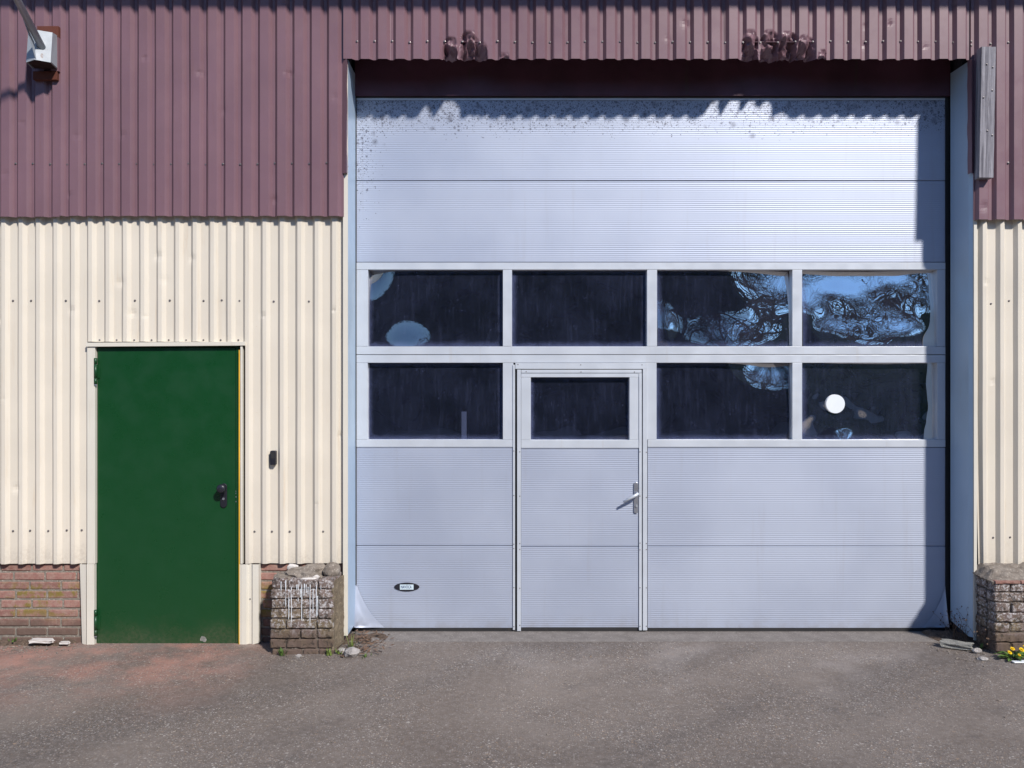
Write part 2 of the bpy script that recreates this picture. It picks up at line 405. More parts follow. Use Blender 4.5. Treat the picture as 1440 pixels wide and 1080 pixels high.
# purple-brown upper cladding
PY, PD = -.036, .026           # rib face depth, profile depth
PZT = 5.0
purple = empty('metal_cladding', (X(240), PY, Z(303, PY)), 'purple-brown corrugated metal cladding over the top of the wall', 'cladding')
ph = X(19.1+2.0, PY); pit = 24.40*5.94/1200
cuts = [-30, 83.5, 290.5, 482.5]
for i in range(3):
    a, b = X(cuts[i], PY), X(cuts[i+1], PY)
    s = sheet('sheet', M['purple'], purple, a, b + (.004 if i < 2 else 0), Z(303.5 - (0 if i else -1.2), PY), PZT, PY - .0022*(i % 2), PD, ph, pit, .0585, .0215)
    for k in range(-1, 19):
        px = 19.1 + 24.40*k
        if cuts[i] < px < cuts[i+1]:
            screw(s, X(px, PY), PY + PD - .001, Z(229.5 + random.uniform(-1, 1) - .08*k*.5, PY))

# torn fascia sheets over the big door
TEARS = [(633, 9.5, 51, .085), (659.5, 11.5, 42, .115), (676, 8, 58, .10), (709, 6, 73, .03),
         (1056, 10, 41, .10), (1084, 12, 41, .12), (1110, 12, 43, .12), (1134, 11, 48, .10), (1157, 6, 69, .045)]
def crumple(p):
    px = 720 + p.x*1200/(6+PY); py = 540 - (p.z-EYE)*1200/(6+PY)
    push = 0.
    for cx, w, top, amp in TEARS:
        t = (py - top)/(83 - top)
        if t <= 0: continue
        hw = w*min(1, .45 + 1.1*t**.6)
        e = abs(px - cx)/hw
        if e < 1.25:
            k = max(0, min(1, (1.25 - e)/.45)); k = k*k*(3-2*k)
            push = max(push, k*amp*1.25*min(1, .10 + .9*t**1.6) * (min(1, t*8)))
    if push > .001:
        c = 2.2*(noise.voronoi(Vector((p.x*15, p.z*11, 3.1)))[0][0]-.35) + .9*(noise.voronoi(Vector((p.x*34, p.z*24, 7.7)))[0][0]-.35); c2 = noise.noise((p.x*24, p.z*30, 9.4))
        s = min(1, push/.04)
        p = p + Vector((.010*c2*s, push - s*(.034*c - .008*c2), s*(.012*noise.noise((p.x*30, p.z*20, 5)) + push*.22)))
    return p
fph = X(501 + 2.0, PY); fpit = 24.77*5.94/1200
fc = [482.7, 700, 925, 1020, 1190, 1366.5]
for i in range(5):
    a, b = X(fc[i], PY), X(fc[i+1], PY)
    torn = i in (0, 3)
    s = sheet('fascia_sheet', M['purple'], purple, a, b + (.003 if i < 4 else 0), Z(82.5, PY), PZT, PY + .002 - .002*(i % 2), PD, fph, fpit, .0585, .0215,
              crumple if torn or i == 1 else None, .006 if torn or i == 1 else None)
    for k in range(-1, 36):
        px = 501 + 24.77*k
        if fc[i] < px < fc[i+1]: screw(s, X(px, PY), PY + PD - .001, Z(57 + random.uniform(-1.2, 1.2), PY))
# right hand sheet
rph = X(1397.2, PY); rpit = 24.7*5.94/1200
s = sheet('sheet', M['purple'], purple, X(1366.8, PY), X(1475, PY), Z(308.5, PY), PZT, PY-.002, PD, rph - .0006, rpit, .0585, .0215,
          disp=lambda p: Vector((max(p.x, X(1371.0,PY)) if p.z < Z(243,PY) and p.x < X(1371,PY) else p.x, p.y, p.z)))
for px, py in ((1368.3, 62), (1368.3, 56.5), (1420.5, 228), (1445, 229), (1395.5, 60), (1420.5, 58)): screw(s, X(px, PY), PY + PD - .004, Z(py, PY))
# turned-in edges of the purple sheets along the opening
def fold(name, xo, xi, z0, z1, sgn):
    m = MB(); nz = 14; vs = []
    for j in range(nz+1):
        z = z0 + (z1-z0)*j/nz; w = .004*noise.noise((z*7, sgn*3, 1)); w2 = .006*noise.noise((z*9, 4, sgn))
        vs += [(xo, PY+PD-.004, z), (xi + w, PY-.004, z), (xi + w*1.2, PY+.050+w2, z)]
    m.add(vs, [(j*3+i, j*3+i+1, j*3+4+i, j*3+3+i) for j in range(nz) for i in range(2)])
    return m.build(name, M['purple'], purple, solid=.0015)
fold('corner_fold', X(481, PY), X(487.4, PY), Z(243, PY), Z(83, PY), -1)
fold('corner_fold', X(1372, PY), X(1366.0, PY), Z(243, PY), Z(83, PY), 1)

# cream lower cladding
CY, CD = 0.0, .025
cr = empty('metal_cladding', (X(60), CY, Z(793)), 'cream corrugated metal cladding around the green door', 'cladding')
cph = X(22.0); cpit = 24.5*6/1200
zt = Z(303, PY) + .06
bt = Z(793.5)
def cs(a, b, bot, top=zt, dy=0):
    return sheet('sheet', M['cream'], cr, X(a), X(b), Z(bot), top, CY+dy, CD, cph, cpit, .025, .0215)
s1 = cs(-30, 122.5, 793.5); s2 = cs(122.5, 345, 480.5, dy=-.0015); s3 = cs(345, 482, 793)
vc = lambda i: 22.0 + 24.5*i + 4.3 + 5 + 4.3 + 5.5           # valley centre of pitch i
for i, yy in ((-1,422),(0,422),(2,421.5),(4,422)):
    pass
for px in (18.5, 43.9, 92.7): screw(s1, X(px,CD), CY+CD, Z(423,CD))
for px in (18.5, 42.5, 68, 94, 115): screw(s1, X(px,CD), CY+CD, Z(746.5+random.uniform(-1,1),CD))
for px in (139.8, 190, 239, 286.5, 312, 337): screw(s2, X(px,CD), CY+CD-.0015, Z(422.5+random.uniform(-.8,.8),CD))
for px in (140.3, 164.3, 189, 213.4, 237.5, 262, 286.3, 310.5, 335.3): screw(s2, X(px,CD), CY+CD-.0015, Z(478.3,CD), .85)
for px in (385, 434.5): screw(s3, X(px,CD), CY+CD, Z(424,CD))
for px in (358, 382.5, 407.5, 454.5): screw(s3, X(px,CD), CY+CD, Z(747.5,CD))
cr2 = empty('metal_cladding', (X(1410), CY, Z(800)), 'cream corrugated metal cladding above the rounded brick pier, by the dandelion', 'cladding')
lean = lambda p: Vector((p.x + max(0, 1-(p.x-X(1374))/.05)*max(0, (1.6-p.z))*.016, p.y - max(0, 1-(p.x-X(1374))/.07)*max(0, 1.2-p.z)*.012, p.z))
s4 = sheet('sheet', M['cream'], cr2, X(1374.5), X(1475), Z(800), Z(308, PY)+.06, CY, CD, X(1402.5), 24.8*6/1200, .025, .0215, disp=lean)
for px, py in ((1393.5,427),(1418.8,423),(1396.5,756),(1420.3,755.5)): screw(s4, X(px,CD), CY+CD, Z(py,CD))

# ------------------------------------------------------------------ door surround
sur = empty('door_surround', (X(493), .1, 0), 'pale blue-white steel lining of the big door opening with dark lintel', 'door frame')
JD = .292
# left: cream flange + reveal
box('flange', M['trim'], sur, X(482.6), X(489.3), -.006, .003, Z(893.5), Z(90))
box('jamb', M['jamb'], sur, X(489.3)-.008, X(489.3), .0035, JD, Z(893.5)+.004, Z(84))
box('seal', M['rubber'], sur, X(489.3)-.006, X(501.5,.3), JD+.001, .335, .0, Z(137,.3))
# right: reveal, folded chamfer, flange
m = MB()
poly = [(X(1368)+.003, .002), (X(1362,.03), .03), (X(1364.3)-.004, .262), (X(1364.3)+.004, .262), (X(1362,.03)+.008, .031), (X(1368)+.006, .010)]
zb, ztp = Z(896.5), Z(84)
k = len(poly)
m.add([(x,y,zb+.05*(y>.2)) for x,y in poly]+[(x,y,ztp) for x,y in poly], [tuple(range(k)), tuple(range(2*k-1,k-1,-1))]+[(i,i+k,(i+1)%k+k,(i+1)%k) for i in range(k)])
m.build('jamb', M['jamb'], sur)
box('flange', M['trim'], sur, X(1368.2)+.004, X(1373.2), -.006, .003, Z(900), Z(246))
box('seal', M['rubber'], sur, X(1329,.3), X(1364.3)+.01, JD+.001, .335, .0, Z(137,.3))
# soffit and lintel
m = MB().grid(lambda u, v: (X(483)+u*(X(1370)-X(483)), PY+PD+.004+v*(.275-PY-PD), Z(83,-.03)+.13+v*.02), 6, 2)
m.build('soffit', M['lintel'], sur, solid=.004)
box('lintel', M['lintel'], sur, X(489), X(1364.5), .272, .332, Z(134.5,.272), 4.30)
box('top_seal', M['rubber'], sur, X(500,.3), X(1330,.3), .285, .300, Z(137,.285), Z(134,.272))

# ------------------------------------------------------------------ sectional door
DY = .30
door = empty('sectional_door', (X(915,DY), DY, 0), 'big pale grey sectional garage door with two rows of dark windows', 'garage door')
def ribbed(name, parent, a, b, top, bot, y=DY, pitchpx=2.97):
    x0, x1 = X(a,y), X(b,y); z1, z0 = Z(top,y), Z(bot,y)
    pit = pitchpx*(6+y)/1200; nz = max(2, round((z1-z0-.012)/pit)); pit = (z1-z0-.012)/nz
    zs = [(z0, .004), (z0+.004, 0.), (z0+.006, 0)]
    for i in range(nz):
        zb = z0+.006+i*pit
        zs += [(zb+pit*.10, 0), (zb+pit*.30, .0007), (zb+pit*.42, .0007), (zb+pit*.62, 0)]
    zs += [(z1-.006, 0), (z1-.004, 0), (z1, .004)]
    nx = max(2, int((x1-x0)/.18)); vs = []
    sd = random.random()*40
    for z, d in zs:
        for i in range(nx+1):
            x = x0+(x1-x0)*i/nx
            vs.append((x, y+d+.0016*noise.noise((x*1.7, z*2.4, sd)), z))
    w = nx+1; m = MB().add(vs, [(j*w+i, j*w+i+1, (j+1)*w+i+1, (j+1)*w+i) for j in range(len(zs)-1) for i in range(nx)])
    m.box(x0+.001, x1-.001, y+.006, y+.038, z0+.001, z1-.001)
    return m.build(name, M['panel'], parent)
pbox('top_rail', M['alu'], door, 501, 1329, 137.2, 140.6, DY-.003, DY+.03)
ribbed('panel', door, 501, 1330, 140.8, 253.7)
ribbed('panel', door, 501, 1330, 254.3, 368.6)
ribbed('panel', door, 499.5, 721, 629, 767.0)
ribbed('panel', door, 499.5, 721, 767.6, 883.4)
ribbed('panel', door, 911, 1331.5, 629.3, 767.8)
ribbed('panel', door, 911, 1331.5, 768.4, 883.4)
A0, A1 = DY-.004, DY+.068
def rail(a, b, c, d, parent=door, name='window_rail', y0=A0, y1=A1, bev=.0012): return pbox(name, M['alu'], parent, a, b, c, d, y0, y1, bev)
rail(500.5, 1330, 369.2, 379); rail(500.5, 1330, 487.2, 498.3)
for a, b in ((500.5,517.5),(707.2,720),(910,924),(1114.3,1128),(1318,1330)): rail(a, b, 379.4, 486.8, name='window_post', y0=A0+.0015)
rail(500, 1330.5, 499.2, 510)
for a, b in ((500,722),(911,1330.5)): rail(a, b, 618.4, 628.6)
for a, b in ((500,517),(707.2,722),(909.5,923.3),(1114.3,1128),(1318,1330.5)): rail(a, b, 510.3, 618.1, name='window_post', y0=A0+.0015)

def pane(parent, a, b, c, d, height, y=DY+.034, nu=84, nv=52):
    x0, x1, z1, z0 = X(a,y), X(b,y), Z(c,y), Z(d,y)
    def fn(u, v):
        k = 1
        return (x0+u*(x1-x0), y + .004 - k*height(u, 1-v, u*(x1-x0), v*(z1-z0)), z0+v*(z1-z0))
    o = MB().grid(fn, nu, nv).build('pane', M['glass'], parent, smooth=True)
    return o
def N(x, z, s, sd, o=2):
    return sum(noise.noise((x*s*2**k, z*s*2**k, sd+7*k))/2**k for k in range(o))
def ga(u, v, cu, cv, su, sv): return math.exp(-((u-cu)/su)**2-((v-cv)/sv)**2)
E = 0.4
def saw(t):
    f = t - math.floor(t); return -1 + 2*f/.78 if f < .78 else 1 - 2*(f-.78)/.22
h1 = lambda u,v,x,z: .0010*N(x,z,2.5,1) + .030*ga(u,v,.30,1.06,.17,.26) - .040*ga(u,v,-.02,-.12,.15,.32)
h2 = lambda u,v,x,z: .0012*N(x,z,2.5,5)
h3 = lambda u,v,x,z: .0016*N(x,z,3.,9) + .036*ga(u,v,.52,1.08,.40,.34) + .024*ga(u,v,.04,.80,.09,.28) - .050*ga(u,v,1.0,-.12,.32,.42)
h4 = lambda u,v,x,z: .0030*N(x,z,4.,13) - .052*ga(u,v,.40,-.16,.60,.46) + .038*ga(u,v,.50,1.10,.62,.42) + .014*ga(u,v,.02,.55,.13,.26) + .014*ga(u,v,.97,.56,.12,.28) + .008*ga(u,v,.68,.22,.14,.17) + .006*ga(u,v,.30,.34,.13,.14) + .006*ga(u,v,.74,.84,.13,.13) + .005*ga(u,v,.22,.80,.12,.12)
h5 = lambda u,v,x,z: .0016*N(x,z,2.5,21)
h6 = lambda u,v,x,z: .0018*N(x,z,2.8,25) - .050*ga(u,v,.86,-.12,.24,.36)
h7 = lambda u,v,x,z: .0042*N(x+.15*N(x,z,4,4), z, 3.4, 31) + .022*ga(u,v,.30,1.06,.10,.17) - .012*ga(u,v,.6,-.1,.4,.3)
hw = lambda u,v,x,z: .0016*N(x,z,2.6,41)
for (a, b), h in zip(((517.5,707.2),(720,910),(924,1114.3),(1128,1318)), (h1,h2,h3,h4)): pane(door, a, b, 379, 487.2, h)
pane(door, 517, 707.2, 510, 618.4, h5); pane(door, 923.3, 1114.3, 510, 618.4, h6); lastp = pane(door, 1128, 1318, 510, 618.4, h7)
# white round sticker on the last pane
yy = DY+.024
m = MB(); cx, cz, r = X(1175,yy), Z(568,yy), 13.2*6.3/1200
m.prism([(cx+r*math.cos(t*math.pi/16), cz+r*math.sin(t*math.pi/16)) for t in range(32)], yy, yy+.016)
tag(m.build('sticker', M['white'], lastp), 'white round sticker')

# wicket door
wk = bpy.data.objects.new('wicket_door', None); COL.objects.link(wk); wk.parent = door; wk.location = (X(815,DY)-door.location.x, 0, .03)
wk.empty_display_size = .1; BASE[wk] = Vector((X(815,DY), DY, .03))
ribbed('panel', wk, 733, 898, 630.5, 768.2, DY+.001); ribbed('panel', wk, 733, 898, 768.9, 882.8, DY+.001)
rail(733, 899, 524.6, 530.4, wk, 'leaf_rail'); rail(733, 899, 618.8, 630, wk, 'leaf_rail')
rail(733, 746.5, 530.7, 618.5, wk, 'leaf_post', A0+.0015); rail(885.3, 899, 530.7, 618.5, wk, 'leaf_post', A0+.0015)
pane(wk, 746.5, 885.3, 530.4, 618.8, hw)
Y2 = DY-.012
# trims of the leaf and of the opening round it
pbox('leaf_trim', M['alu'], wk, 727.2, 732.6, 519.8, 887.5, Y2+.003, DY+.03, .0015)
pbox('leaf_trim', M['alu'], wk, 898.6, 902.6, 525, 886.5, Y2+.003, DY+.03, .0015)
pbox('leaf_trim', M['alu'], wk, 733, 902.4, 520.0, 524.4, Y2+.003, DY+.03, .0015)
pbox('opening_trim', M['alu'], door, 721.2, 724.2, 513, 886, Y2+.002, DY+.03, .0015)
pbox('opening_trim', M['alu'], door, 904.0, 910.2, 513, 886.5, Y2, DY+.03, .0015)
pbox('opening_trim', M['alu'], door, 724.6, 910.2, 510.6, 518.9, Y2-.001, DY+.03, .0015)
for a in (721, 724.4, 902.7): pbox('gap_seal', M['rubber'], door, a-.2, a+3.2, 519, 887, DY+.014, DY+.034)
for px, py in ((728.5,512.5),(816.5,513),(902.5,513),(740,522.5),(817,523),(892,523)): screw(door, X(px,DY), Y2-.0015 if py < 518 else Y2+.0025, Z(py,DY), .5)
for px in (722.6, 731, 899.8, 908.6):
    for py in (635, 698, 764, 772, 826, 880): screw(door, X(px,DY), Y2-.0005 if px > 905 else Y2+.0025, Z(py+random.uniform(-1.5,1.5),DY), .5)
# lever handle
hy = DY-.010
def rounded(cx, z0, z1, w, n=8):
    return [(cx+w*math.cos(math.pi*i/n), z1-w+w*math.sin(math.pi*i/n)) for i in range(n+1)]+[(cx+w*math.cos(math.pi+math.pi*i/n), z0+w+w*math.sin(math.pi+math.pi*i/n)) for i in range(n+1)]
MB().prism(rounded(X(894.4,hy), Z(722,hy), Z(678,hy), .0160), hy, DY+.002).build('handle_plate', M['chrome'], wk, bevel=.002)
p0 = Vector((X(895.5,hy), hy, Z(694,hy)))
MB().tube([p0+Vector((0,.002,0)), p0+Vector((0,-.035,0)), p0+Vector((-.006,-.048,-.002)), p0+Vector((-.03,-.050,-.015)), p0+Vector((-.105,-.050,-.056))], [.011,.011,.012,.0115,.0085], 10).build('lever', M['alu'], wk, smooth=True)
MB().tube([(X(895,hy), hy+.004, Z(711.5,hy)), (X(895,hy), hy-.008, Z(711.5,hy))], .0085, 12).build('lock_cylinder', M['galv'], wk)
# bottom rubber seals
for a, b, p in ((500,721.5,door),(911,1331,door)): pbox('bottom_seal', M['rubber'], p, a, b, 883.7, 892.5, DY+.004, DY+.034, .003)
pbox('bottom_seal', M['rubber'], wk, 733, 898, 883.1, 891.5, DY+.006, DY+.034, .003)
for a in (723.5, 900): pbox('foot_block', M['rubber'], door, a, a+8, 886.8, 891.8, DY-.006, DY+.03, .002)
# bent up skin at the bottom corners
def corner(sx, px0, top, px1):
    y = DY-.0015
    A = Vector((X(px0,y), 0, Z(top,y))); B = Vector((X(px1,y), 0, Z(882.5,y))); C = Vector((X(px0,y), 0, Z(882.5,y)))
    def fn(u, v):
        # u along the fold A->B, v from the fold to the loose corner C
        fo = A.lerp(B, u); mid = (A.lerp(B, .5)-C)*(-.16)*4*u*(1-u)
        p = (fo+mid).lerp(C + (fo-C)*.02, v)
        d = (fo-p).length
        return (p.x - sx*0, y - .002 - .12*d - .25*d*d + .003*noise.noise((u*6, v*5, sx)), p.z + .010*v)
    o = MB().grid(fn, 14, 10).build('bent_corner', M['panel'], door, smooth=True)
corner(1, 500, 817, 541); corner(-1, 1329, 824, 1297)
# maker's badge
by = DY-.007
bc = (X(572,by), Z(825.5,by)); bw, bh = 17.8*6.3/1200, 6.2*6.3/1200
m = MB(); pts = []
for i in range(24):
    a = 2*math.pi*i/24; pts.append((bc[0]+bw*math.copysign(abs(math.cos(a))**1.15, math.cos(a)), bc[1]+bh*math.sin(a)))
bd = m.prism(pts, by, DY+.001).build('badge', M['black'], door, bevel=.002)
box('badge_plate', M['plate'], bd, bc[0]-.050, bc[0]+.050, by-.0022, by, bc[1]-.0185, bc[1]+.0185)
cu = bpy.data.curves.new('badge_lettering', 'FONT'); cu.body = 'NAVÖCA'; cu.size = .032; cu.align_x = 'CENTER'; cu.align_y = 'CENTER'; cu.extrude = .0006
to = bpy.data.objects.new('tmp', cu); COL.objects.link(to); dg = bpy.context.evaluated_depsgraph_get()
me = bpy.data.meshes.new_from_object(to.evaluated_get(dg)); bpy.data.objects.remove(to)
me.transform(Matrix.Translation((bc[0]-.004, by-.0030, bc[1])) @ Matrix.Rotation(R(90), 4, 'X') @ Matrix.Scale(.58, 4, (1,0,0)))
me.materials.clear(); link('badge_lettering', me, M['ink'], bd)
# grey bar standing in the room behind the glass
gb = box('storage_rack_post', M['grey_bar'], None, X(649,.42), X(656,.42), .42, .46, -.004, Z(579,.42))
tag(gb, 'grey upright bar standing behind the dark window left of the wicket door', 'post')

# ------------------------------------------------------------------ green steel door
LY = .022
gd = empty('steel_door', (X(235), LY, 0), 'plain dark green steel door with black knob in cream frame', 'door')
pbox('leaf', M['green'], gd, 137, 331.2, 489, 906.3, LY, LY+.045, .0015)
pbox('frame', M['green'], gd, 331.8, 335.8, 487, 907.5, LY-.003, LY+.05, .001)
pbox('frame', M['green'], gd, 133.6, 136.5, 487, 907.5, LY+.006, LY+.05, .001)
pbox('frame', M['green'], gd, 133.6, 335.8, 484.5, 488.3, LY+.008, LY+.05)
pbox('sill', M['rust'], gd, 134, 335, 906.4, 909.5, LY+.004, LY+.05)
# foam bead: uneven
m = MB(); vs = []
for j in range(41):
    z = Z(906)+(Z(492)-Z(906))*j/40; w = .006+.007*max(0, noise.noise((z*5, 2, 2))+.25)*(1 if z > .9 else .35)
    vs += [(X(335.7), -.0015, z), (X(335.7)+w, -.004, z), (X(335.7)+w, .03, z)]
m.add(vs, [(j*3+i, j*3+i+1, j*3+4+i, j*3+3+i) for j in range(40) for i in range(2)])
m.build('foam_bead', M['foam'], gd, smooth=True)
# cream trims
b = MB(); xa, xb = X(122.2), X(345.3)
b.add([(xa,-.014,Z(487.6)),(xb,-.014,Z(486.0)),(xb,-.014,Z(480.6)),(xa,-.014,Z(482.0)),(xa,.03,Z(487.6)),(xb,.03,Z(486.0)),(xb,.03,Z(480.6)),(xa,.03,Z(482.0))],
      [(0,1,2,3),(7,6,5,4),(0,4,5,1),(3,2,6,7),(0,3,7,4),(1,5,6,2)])
b.build('head_trim', M['trim'], gd, bevel=.001)
pbox('side_trim', M['trim'], gd, 122.4, 133.4, 488, 793, -.004, .06, .0015)
pbox('side_trim', M['trim'], gd, 338.0, 341.0, 487, 793, -.006, .06, .001)
pbox('side_trim', M['trim'], gd, 121.6, 132.4, 793.5, 908.5, -.006, .06, .0015)
m = MB().add([(X(112),.004,Z(793.5)),(X(121.4),-.004,Z(793.5)),(X(121.4),-.004,Z(907)),(X(115.2),.004,Z(905)),(X(112),.035,Z(793.5)),(X(115.2),.035,Z(905))], [(0,1,2,3),(0,3,5,4)])
m.build('foot_flashing', M['trim'], gd, solid=.0015)
prof2 = [(336.2,.0),(340.5,-.004),(346.5,-.003),(349.5,.014),(353,.014),(355.5,-.003),(363.8,-.003),(364.5,.045)]
m = MB().add([(X(a), y, Z(908.5 - max(0, a-346)*.25)) for a, y in prof2]+[(X(a), y, Z(793.5)) for a, y in prof2], [(i,i+1,i+9,i+8) for i in range(7)])
fl = m.build('foot_flashing', M['trim'], gd, solid=.0012); screw(fl, X(351), .013, Z(843), .7)
# hinges
for top, bot in ((503.5, 541), (857.5, 894.5)):
    hx = X(134.2,-.006); z1, z0 = Z(top), Z(bot); L = z1-z0
    h = MB().tube([(hx,-.004,z0+L*.25),(hx,-.004,z0+L*.76)], .011, 10).build('hinge', M['green'], gd, smooth=True)
    MB().tube([(hx,-.004,z0+L*.02),(hx,-.004,z0+L*.24)], .0108, 10).build('knuckle', M['green'], h, smooth=True)
    MB().tube([(hx,-.004,z0+L*.77),(hx,-.004,z1)], .0108, 10).build('knuckle', M['green'], h, smooth=True)
    MB().tube([(hx,-.004,z0-.004),(hx,-.004,z0+.003)], .0095, 10).build('hinge_pin', M['chrome'], h)
    box('hinge_leaf', M['green'], h, hx, hx+.022, LY-.006, LY+.002, z0+L*.25, z0+L*.75)
# knob set
ky = LY-.010
MB().prism(rounded(X(314.3,ky), Z(714,ky), Z(679.8,ky), .0235), ky, LY+.001).build('knob_plate', M['black'], gd, bevel=.003)
kx, kz = X(314.5,ky), Z(686,ky)
MB().tube([(kx,ky+.002,kz),(kx,ky-.030,kz),(kx,ky-.034,kz),(kx,ky-.040,kz),(kx,ky-.060,kz),(kx,ky-.068,kz)], [.014,.014,.024,.031,.031,.024], 20).build('knob', M['black'], gd, smooth=True)
MB().tube([(kx,ky+.002,Z(701.5,ky)),(kx,ky-.006,Z(701.5,ky))], .0085, 12).build('lock_cylinder', M['chrome'], gd)
for py, sx in ((690,1),(693,1),(698,1.6),(704.5,1.6)): pbox('latch_mark', M['chrome'], gd, 331.3, 331.3+sx*.7, py, py+1.6, LY-.0036, LY-.001)
tag(MB().prism([(X(284.5)+r_*math.cos(a), Z(900)+r_*math.sin(a)) for a, r_ in [(i*math.pi/6, random.uniform(.012,.026)) for i in range(12)]], LY-.0008, LY+.001).build('scuff', M['slab'], gd), 'pale scuff mark')

# intercom
ic = empty('intercom', (X(383.3), .01, Z(654)), 'small black entry reader box on the cream cladding', 'intercom')
MB().prism([(X(a,-.014), Z(b_,-.014)) for a, b_ in ((379.6,635),(380.6,634),(386.4,634),(387.4,635),(387.4,653),(386.4,654),(380.6,654),(379.6,653))], -.014, .028).build('housing', M['black'], ic, bevel=.002)
pbox('cover', M['rubber'], ic, 380.8, 386.2, 636, 645, -.0155, -.0142, .001)

# ------------------------------------------------------------------ bricks
def brick_mesh(l, h, d, seed, worn=.003, n=(6,2,2)):
    bm = bmesh.new(); bmesh.ops.create_cube(bm, size=1)
    for v in bm.verts: v.co = Vector((v.co.x*l, v.co.y*d, v.co.z*h))
    bmesh.ops.bevel(bm, geom=list(bm.edges), offset=min(.006, h*.12), segments=1, affect='EDGES')
    xs = [-l/2 + l*i/n[0] for i in range(1, n[0])]
    for x in xs: bmesh.ops.bisect_plane(bm, geom=list(bm.verts)+list(bm.edges)+list(bm.faces), plane_co=(x,0,0), plane_no=(1,0,0))
    for v in bm.verts:
        q = v.co*38 + Vector((seed*9.7, seed*3.1, 0)); v.co += noise.noise_vector(q)*worn
    bmesh.ops.recalc_face_normals(bm, faces=bm.faces)
    me = bpy.data.meshes.new('brick'); bm.to_mesh(me); bm.free(); return me
BV = {}
def brick(parent, cx, cy, cz, l, h, d, mat, worn=.003, rz=0):
    key = (round(l,2), round(h,3), round(d,2), random.randrange(6), mat.name)
    if key not in BV:
        BV[key] = brick_mesh(key[0], h, key[2], len(BV)+1, worn); BV[key].materials.append(mat)
    o = bpy.data.objects.new('brick', BV[key]); COL.objects.link(o)
    o.parent = parent; o.matrix_parent_inverse = Matrix.Translation(-Vector(parent.location))
    o.location = (cx, cy, cz); o.rotation_euler = (random.uniform(-.006,.006), random.uniform(-.006,.006), rz+random.uniform(-.006,.006))
    o.scale.x = l/key[0]
    return o
def plinth(name, x0, x1, ztop, yf, label, off):
    t = empty(name, ((x0+x1)/2, yf+.06, 0), label, 'brick wall')
    box('mortar', M['mortar'], t, x0, x1, yf+.007, yf+.14, -.03, ztop)
    cp = .0653; nc = int(ztop/cp)+1
    for c in range(nc):
        zc = ztop - .012 - cp*c - .026
        if zc < .0: break
        x = x0 - off - (.111 if c % 2 else 0) - random.uniform(0, .02)
        while x < x1:
            a, b_ = max(x, x0), min(x+.210, x1)
            if b_-a > .03: brick(t, (a+b_)/2, yf+.05+random.uniform(-.002,.003), zc, b_-a, .0525, .10, M['brick'], .0022)
            x += .222
    return t
plinth('brick_plinth', X(-30,.045), X(121,.045), Z(790,.045), .042, 'red brick plinth with moss at foot of the cream wall', .06)
plinth('brick_plinth', X(346,.045), X(484,.045), Z(790,.045), .042, 'red brick plinth in shade between green door and paint-streaked pier', .10)
def pier(label, x0, x1, yf, yb, ztop, round_left=0.):
    t = empty('brick_pier', ((x0+x1)/2, (yf+yb)/2, 0), label, 'brick pier')
    box('mortar', M['pier_mortar'], t, x0+.014, x1-.014, yf+.016, yb, -.03, ztop-.012)
    cp = .0675; c = 0
    while True:
        zc = ztop - .029 - cp*c
        if zc < -.01: break
        wob = random.uniform(-.006, .006); rows = []
        # front face: stretchers / headers
        x = x0 + wob; seq = [.21, .11, .21] if c % 2 else [.11, .21, .21]
        for l in seq:
            b_ = min(x+l, x1)
            if b_-x > .04: brick(t, (x+b_)/2, yf+.05+random.uniform(-.004,.006), zc, b_-x-.009, .059, .10, M['pier_brick'], .0058)
            x = b_
            if x >= x1-.02: break
        if x < x1-.05: brick(t, (x+x1)/2, yf+.05, zc, x1-x-.006, .059, .10, M['pier_brick'], .0058)
        for xs_ in (x0+.05, x1-.05):     # side faces
            y = yf+.108
            while y < yb-.03:
                e = min(y+.105 if c % 2 else y+.2, yb)
                brick(t, xs_+wob, (y+e)/2, zc, e-y-.008, .058, .10, M['pier_brick'], .005, math.pi/2); y = e
        c += 1
    return t
def rock(name, mat, parent, loc, s, seed, sub=3, rough=.28, rot=0):
    bm = bmesh.new(); bmesh.ops.create_icosphere(bm, subdivisions=sub, radius=1)
    for v in bm.verts:
        d = v.co.normalized(); k = 1 + rough*noise.noise(d*1.3+Vector((seed*7.3,0,0))) + rough*.6*noise.noise(d*3.1+Vector((seed,3,0))) + rough*.3*noise.noise(d*8+Vector((0,seed,0)))
        q = d*k; q = Vector((q.x*s[0], q.y*s[1], q.z*s[2])); q.rotate(Matrix.Rotation(rot, 3, 'Z')); v.co = q + Vector(loc)
    me = bpy.data.meshes.new(name); bm.to_mesh(me); bm.free()
    return link(name, me, mat, parent, smooth=False)
pyf = -.225
lp = pier('worn brick pier streaked with white paint, beside the big door', X(380,pyf), X(469.5,pyf), pyf, .04, .505)
px0, px1 = X(380,pyf), X(469.5,pyf)
rock('broken_concrete', M['concrete'], lp, (X(432,-.06), -.055, .505), (.145,.13,.062), 3, rough=.35)
rock('broken_concrete', M['concrete'], lp, (X(405,-.08), -.08, .492), (.10,.11,.028), 8, rough=.3)
rock('cobble', M['concrete'], lp, (X(466,-.09), -.075, .535), (.060,.065,.056), 5, rough=.10)
rock('mortar_shard', M['shard'], lp, (X(411,-.02), -.02, .545), (.040,.02,.024), 6, 2, .3)
rock('mortar_shard', M['shard'], lp, (X(445,-.17), -.175, .512), (.022,.02,.014), 7, 2, .4)
rock('mortar_shard', M['shard'], lp, (X(436,-.17), -.19, .505), (.055,.02,.007), 9, 2, .4)
# cement rendered corner on the door side
m = MB().grid(lambda u, v: (px1-.012+u*.034+.008*noise.noise((u*4, v*9, 3)), pyf+.006+u*.20+.012*noise.noise((u*3, v*12, 8)), .02+v*.47), 5, 24)
m.build('cement_face', M['render'], lp, solid=.012)
